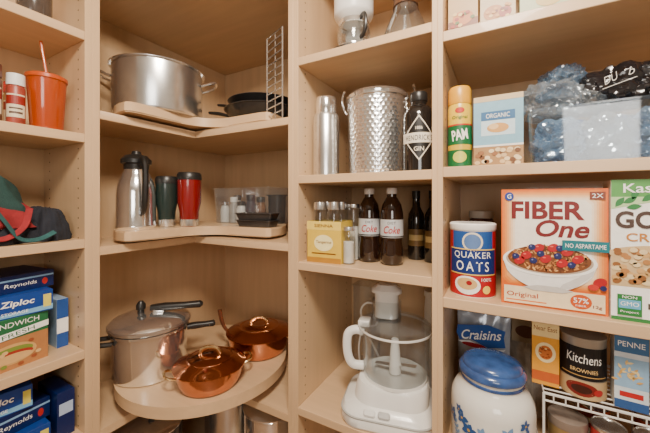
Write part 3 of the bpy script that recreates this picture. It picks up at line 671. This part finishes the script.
s=T('snack_bag','clear and white snack bag behind the canister','bag',(.075,1.23,R4),-3);P(s,'bag_body',pouch(.10,.345,.06,5),M('cream_foil',(.60,.56,.50),.25,.1,.3,coat=.3))
a=Art(None,-.036);a.rect(-.04,.24,.04,.31,ink(196,180,150),0);a.ell(0,.275,.03,.02,ink(120,80,60),1);a.build(s,'printed_front')
# wire riser
ZR=.215
bm=bmesh.new();x0,x1,y0,y1=.096,.56,.955,1.2
ww=M('white_wire',(.70,.69,.66),.3,0,.02)
join(bm,tube([(x0,y0,ZR),(x1,y0,ZR),(x1,y1,ZR),(x0,y1,ZR)],.0035,6,0,True))
y=y0+.02
while y<y1: join(bm,tube([(x0,y,ZR+.001),(x1,y,ZR+.001)],.002,6));y+=.024
x=x0+.02
while x<x1: join(bm,tube([(x,y0-.001,ZR-.018),(x,y0-.001,ZR+.003)],.0016,6));x+=.024
join(bm,tube([(x0,y0,ZR-.018),(x1,y0,ZR-.018)],.0026,6))
for yy in (y0,y1):
    for xx in (x0,(x0+x1)/2,x1): join(bm,tube([(xx,yy,ZR),(xx,yy,.002)],.003,6))
for xx in (x0,x1): join(bm,tube([(xx,y0,.003),(xx,y1,.003)],.003,6))
TM('wire_shelf_riser','white wire shelf riser holding boxes and a tin','rack',bm,ww,(0,0,R4))
ZQ=R4+ZR+.003
r,a=carton('food_box','yellow and cream food box on the wire riser',(.104,1.012,ZQ),.058,.045,.165,ink(222,150,50),-3)
a.rect(-.029,0,.029,.165,ink(226,156,50),0);a.rect(-.029,.125,.029,.165,ink(240,214,150),1);a.text('Near East',0,.147,.05,.012,ink(130,60,30),2,bold=0);a.ell(0,.085,.022,.026,ink(245,225,170),1);a.ell(0,.085,.015,.018,ink(200,110,50),2)
for i in range(16):
    a.ell(random.uniform(-.012,.012),.085+random.uniform(-.014,.014),.003,.002,ink(*random.choice([(240,210,140),(150,70,30)])),3+i%2,n=7)
a.rect(-.029,.01,.029,.035,ink(190,90,40),1);a.build(r,'printed_front')
s=T('food_tin','tan tin with dark label on the wire riser','tin',(.182,1.01,ZQ),-6)
P(s,'tin_body',lathe([(0,0),(.044,0),(.046,.002),(.046,.138),(.047,.14),(.047,.146),(.0,.146)],48),M('tin_beige',(.42,.38,.32),.3,.4,.05))
a=Art(.046);a.rect(-.075,.046,.075,.124,ink(26,22,22),0);a.text('Kitchens',0,.097,.070,.022,wh,2,shear=.1,bold=0);a.text('BROWNIES',0,.068,.054,.009,ink(226,190,130),2,bold=0);a.rect(-.05,.054,.05,.056,ink(190,150,90),2);a.rect(-.075,.0,.075,.044,ink(190,160,116),1);a.ell(-.005,.023,.032,.017,ink(120,36,30),2);a.ell(-.005,.023,.020,.010,ink(60,28,20),3);a.ell(.028,.020,.010,.008,ink(170,40,40),4)
a.build(s)
r,a=carton('food_box','blue and white pasta box on the wire riser',(.264,.99,ZQ),.058,.045,.172,ink(212,220,226),-4)
a.rect(-.029,0,.029,.172,ink(206,216,222),0);a.rect(-.029,.130,.029,.172,ink(60,105,150),1);a.text('PENNE',0,.150,.046,.012,wh,2,bold=0);a.rect(-.029,.05,.029,.118,ink(140,176,206),1)
for i in range(22): a.leaf(random.uniform(-.022,.012),random.uniform(.056,.108),.013,.0025,random.uniform(0,180),ink(*random.choice([(226,190,120),(206,160,90),(236,210,150)])),2+i%4)
a.rect(-.029,.0,.029,.02,ink(50,84,136),1);a.rect(-.02,.028,.02,.040,ink(180,40,40),1);a.build(r,'printed_front')
r,a=carton('food_box','tan snack box on the wire riser',(.355,.99,ZQ),.09,.05,.16,ink(190,150,100));a.rect(-.04,.05,.04,.12,ink(240,226,196),0);a.build(r,'printed_front')
r,a=carton('food_box','brown box at the back of the wire riser',(.19,1.12,ZQ),.11,.04,.185,ink(150,86,50));a.rect(-.05,.12,.05,.17,ink(196,150,100),0);a.build(r,'printed_front')
rcan=M('red_can_label',(.35,.03,.025),.35,0,.1)
for i,(x,y) in enumerate([(.228,.99),(.305,.99),(.382,.995),(.22,1.09),(.47,1.02),(.335,1.09)]):
    s=T('food_can','food can with red label under the wire riser','can',(x,y,R4),4*i-10,'cans under the wire riser')
    P(s,'can_body',lathe([(0,0),(.033,0),(.034,.002),(.034,.006),(.033,.008),(.033,.150),(.034,.152),(.034,.157),(.032,.158),(.031,.155),(0,.155)],36),steel)
    P(s,'paper_label',lathe([(.0333,.010),(.0336,.011),(.0336,.147),(.0333,.148)],36),rcan if i%2==0 else ink(150,60,30))
    a=Art(.0337);a.rect(-.03,.085,.03,.125,ink(236,226,200),0);a.rect(-.022,.10,.022,.112,rcan,1);a.ell(0,.045,.022,.02,ink(210,120,50),1);a.build(s)
s=T('food_tin','round gold tin with dark lid under the wire riser','tin',(.150,1.0,R4));P(s,'tin_body',lathe([(0,0),(.038,0),(.040,.003),(.040,.13),(0,.13)],40),M('gold_tin',(.5,.36,.16),.3,.7,.08));P(s,'lid',lathe([(0,.13),(.041,.13),(.042,.134),(.041,.15),(.034,.154),(0,.154)],40),M('taupe2',(.30,.24,.20),.35,.4))
# ================================================================ LEFT UNIT (fronts face +X)
K1,K2,K3,K4,K5=H+.535,H+.21,H-.125,H-.475,H-.74
s=T('spice_jar','dark glass jar on the top shelf','jar',(-1.25,.40,K1));P(s,'glass_body',lathe([(0,0),(.04,0),(.042,.004),(.042,.12),(0,.122)],32),M('smoke_jar',(.08,.06,.05),.15,0,.2,coat=.5));P(s,'lid',lathe([(0,.121),(.044,.121),(.044,.145),(0,.147)],32),blackp)
s=T('glass_bottle','clear glass bottle on the top shelf','bottle',(-1.25,.30,K1));P(s,'glass_body',lathe([(0,0),(.04,0),(.042,.004),(.042,.15),(.02,.19),(0,.19)],32),glass);P(s,'cap',lathe([(0,.19),(.022,.19),(.022,.21),(0,.21)],24),steel)
org=clear('orange_translucent_plastic',(.62,.085,.004),.55,.9,.08,.9)
orgs=M('orange_opaque_plastic',(.50,.07,.006),.3,0,.05,coat=.2)
s=T('tumbler','translucent orange plastic tumbler with lid and straw','tumbler',(-1.215,.418,K2))
P(s,'cup',lathe([(0,0),(.037,0),(.039,.004),(.0475,.158),(.044,.158),(.035,.006),(0,.006)],40),org)
P(s,'lid',lathe([(.0485,.154),(.0505,.156),(.0505,.166),(.044,.17),(.03,.174),(0,.176),(0,.158),(.044,.158)],40),orgs)
P(s,'straw',tube([(.006,.006,.012),(0,0,.17),(-.008,-.012,.275)],.0038,8),orgs)
def sjar(x,y,r,h,body,cap,l):
    s=T('spice_jar',l,'jar',(x,y,K2));P(s,'glass_body',lathe([(0,0),(r*.95,0),(r,.003),(r,h*.72),(r*.85,h*.78),(0,h*.78)],28),body);P(s,'cap',lathe([(0,h*.78),(r*.98,h*.78),(r,h*.8),(r*.97,h),(0,h)],28),cap)
    a=Art(r);a.rect(-r*1.1,h*.15,r*1.1,h*.6,ink(216,200,170),0);a.rect(-r*1.1,h*.40,r*1.1,h*.57,ink(140,40,30),1);a.rect(-r*.7,h*.22,r*.7,h*.26,ink(90,70,60),1);a.rect(-r*.7,h*.31,r*.7,h*.34,ink(90,70,60),1);a.build(s,rot=(0,0,75))
sjar(-1.2,.343,.0205,.145,M('paprika',(.3,.05,.03),.4,0,.3),whitep,'paprika spice jar with white cap beside the tumbler')
sjar(-1.2,.293,.022,.16,M('peppercorn',(.12,.06,.03),.4,0,.4),M('brown_cap',(.14,.05,.03),.4),'peppercorn jar with brown cap')
sjar(-1.28,.36,.022,.14,M('cumin',(.45,.25,.08),.5,0,.3),M('red_cap',(.5,.03,.02),.35),'spice jar with red cap')
# cloths: rumpled fabric bags
gc=M('green_fabric',(.014,.045,.040),.9,0,.35,14,bump=.4,bs=260);kc=M('navy_fabric',(.012,.014,.022),.9,0,.25,bump=.3,bs=300);rc=M('red_fabric',(.26,.016,.02),.9,0,.2,bump=.3,bs=300);tc_=M('teal_fabric',(.02,.085,.085),.9,0,.2,bump=.3,bs=300)
def rumple(L,D,Hh,seed,peak=.5,amp=.014):
    """fabric bag slumped on a shelf: mound whose skirt is gathered in irregular hanging folds"""
    bm=bmesh.new();na,nr=96,26
    top=bm.verts.new((0,(peak-.5)*L*.6,Hh));rings=[]
    for k in range(1,nr+1):
        t=k/nr;ring=[]
        for i in range(na):
            a=2*pi*i/na
            ph=6*noise.noise(Vector((cos(a)*1.3,sin(a)*1.3,seed)))
            f=sin(9*a+ph+1.5*t)+.6*sin(17*a-2*ph)
            rr_=t**.62*(1+ .06*f*t)
            z=Hh*(1-t**2.6)+.35*amp*f*(1-abs(2*t-1))
            p=Vector((D/2*rr_*cos(a),L/2*rr_*sin(a)+(peak-.5)*L*.6*(1-t),z))
            n=noise.noise(p*11+Vector((seed,0,0)))*amp*1.5+(.5-abs(noise.noise(p*24+Vector((0,seed,0)))))*amp*.8
            q=Vector((cos(a)*t,sin(a)*t,1-t*.6)).normalized()
            p+=q*n*(1 if k<nr else .3); p.z=max(0,p.z) if k<nr else 0
            ring.append(bm.verts.new(p))
        rings.append(ring)
    for i in range(na): bm.faces.new((top,rings[0][i],rings[0][(i+1)%na]))
    for A,B in zip(rings,rings[1:]):
        for i in range(na): bm.faces.new((A[i],B[i],B[(i+1)%na],A[(i+1)%na]))
    bm.faces.new(rings[-1]);return bm
TM('fabric_bag','navy cloth bag slumped at the bottom of the pile','bag',rumple(.42,.25,.085,1,.5,.010),kc,(-1.30,.26,K3),0,ang=80)
TM('fabric_bag','dark red cloth bag crumpled in the middle of the pile','bag',rumple(.36,.235,.075,5,.55,.010),rc,(-1.295,.255,K3+.045),-4,ang=80)
TM('fabric_bag','dark green cloth bag rumpled over the red one','bag',rumple(.33,.225,.115,3,.4,.016),gc,(-1.297,.235,K3+.080),6,ang=80)
TM('fabric_bag','teal cloth bag heaped on top of the pile','bag',rumple(.21,.17,.075,9,.4,.014),tc_,(-1.31,.20,K3+.150),-8,ang=80)
TM('fabric_bag','small navy pouch tucked beside the pile','bag',rumple(.11,.15,.10,12,.5,.010),kc,(-1.26,.425,K3),10,ang=80)
s=T('fabric_strap','drooping bag straps hanging over the rumpled pile','strap',(-1.295,.24,K3))
P(s,'red_strap',tube([(.06,-.06,.185),(.10,-.03,.150),(.125,.0,.090),(.132,.03,.035),(.132,.07,.020),(.130,.11,.050),(.105,.13,.100)],.009,6,6,flat=.25),rc)
P(s,'green_strap',tube([(.05,.00,.180),(.10,.04,.130),(.128,.07,.070),(.136,.10,.018),(.136,.14,.012),(.13,.18,.030)],.008,6,6,flat=.25),tc_)
# wrap boxes
def wrapbox(name,label,x,y,z,w,h,d,mat,rz,fn,group=None):
    r,a=carton(name,label,(x,y,z),w,d,h,mat,90+rz,group);fn(a,w,h);a.build(r,'printed_front');return r
bl=ink(24,64,140);bl2=ink(12,34,84)
def zip_(a,w,h):
    a.rect(-w/2,0,w/2,h,bl,0);a.poly([(-w/2,h*.05),(w/2,h*.05),(w/2,h*.3),(w*.1,h*.2),(-w/2,h*.35)],ink(120,176,216),1);a.text('Ziploc',w*.22,h*.60,w*.26,h*.36,wh,2,shear=.15,bold=.02);a.rect(w*.42,h*.2,w*.485,h*.8,ink(220,206,90),2);a.text('STORAGE',w*.2,h*.2,w*.2,h*.13,wh,2,bold=0)
    a.rect(-w*.4,h*.35,-w*.05,h*.8,ink(170,196,216),2)
def wrap_(a,w,h):
    a.rect(-w/2,0,w/2,h,bl2,0);a.rect(-w/2,h*.68,w/2,h*.78,ink(130,170,210),1);a.text('Reynolds',w*.22,h*.40,w*.26,h*.28,wh,2,bold=0,shear=.1);a.ell(w*.42,h*.38,w*.025,h*.2,ink(180,40,40),2);a.rect(-w*.3,h*.2,0,h*.5,ink(150,160,175),1)
def green_(a,w,h):
    a.rect(-w/2,0,w/2,h,ink(40,104,66),0);a.rect(-w/2,0,w/2,h*.60,ink(176,120,74),1);a.poly([(-w/2,h*.50),(w/2,h*.68),(w/2,h*.80),(-w/2,h*.64)],wh,7);a.text('SANDWICH',w*.22,h*.885,w*.40,h*.10,wh,3,bold=0)
    a.text('FRESH',w*.25,h*.695,w*.26,h*.085,ink(40,104,66),8,rot=6,bold=0)
    a.ell(w*.2,h*.30,w*.2,h*.2,ink(206,160,100),2);a.ell(w*.2,h*.34,w*.17,h*.10,ink(120,140,60),3);a.ell(w*.2,h*.28,w*.17,h*.08,ink(160,50,40),4);a.ell(w*.2,h*.22,w*.17,h*.09,ink(214,170,110),5)
    for i in range(26): a.ell(random.uniform(-w*.45,w*.46),random.uniform(h*.05,h*.5),.007,.005,ink(*random.choice([(150,80,50),(220,180,120),(120,140,60)])),5+i%2,n=10)
wrapbox('wrap_box','green and tan sandwich bag carton',-1.285,.265,K4,.28,.142,.20,ink(50,110,66),7,green_)
wrapbox('wrap_box','blue freezer bag carton stacked on the green carton',-1.30,.29,K4+.1425,.28,.062,.20,bl,-3,zip_)
wrapbox('wrap_box','navy foil carton on top of the blue carton',-1.31,.29,K4+.205,.29,.050,.17,bl2,7,wrap_)
wrapbox('wrap_box','slim white and blue wrap carton at the divider',-1.335,.465,K4,.03,.155,.20,ink(150,175,205),0,lambda a,w,h:(a.rect(-w/2,0,w/2,h,ink(40,80,150),0),a.rect(-w/2,h*.3,w/2,h*.6,wh,1)))
wrapbox('wrap_box','blue storage bag carton at the bottom of the stack',-1.30,.27,K5,.30,.07,.22,bl,-2,zip_)
wrapbox('wrap_box','navy wrap carton in the middle of the lower stack',-1.30,.275,K5+.0705,.29,.06,.18,bl2,6,wrap_)
wrapbox('wrap_box','blue and white bag carton on the lower stack',-1.31,.265,K5+.131,.26,.065,.17,bl,-8,zip_)
wrapbox('wrap_box','small blue carton standing beside the lower stack',-1.26,.457,K5,.045,.14,.14,bl2,0,lambda a,w,h:(a.rect(-w/2,0,w/2,h,bl2,0),a.rect(-w*.4,h*.5,w*.4,h*.75,ink(170,190,220),1)))
# ================================================================ LIGHT + CAMERA
def area(name,loc,tgt,size,power,col):
    l=bpy.data.lights.new(name,'AREA');l.size=size;l.energy=power;l.color=col
    o=bpy.data.objects.new(name,l);COL.objects.link(o);o.location=loc
    o.rotation_euler=(Vector(tgt)-Vector(loc)).to_track_quat('-Z','Y').to_euler();return o
area('ceiling_light',(.0,.0,2.42),(-.4,.5,1.2),.35,44,(1,.87,.72))
area('fill_light',(.6,-1.3,1.75),(-.5,1.0,1.25),.8,18,(1,.95,.88))  # added fill lamp behind the camera; the room has no window
w=bpy.data.worlds.new('world');scene.world=w;w.use_nodes=True;w.node_tree.nodes['Background'].inputs[0].default_value=(1,.9,.8,1);w.node_tree.nodes['Background'].inputs[1].default_value=.15
cd=bpy.data.cameras.new('camera');cam=bpy.data.objects.new('camera',cd);COL.objects.link(cam)
cam.location=(0,0,H);cam.rotation_euler=(radians(90),0,radians(29.3));cd.sensor_width=36;cd.lens=312/650*36;cd.shift_y=-16.5/650;cd.clip_start=.02
scene.camera=cam
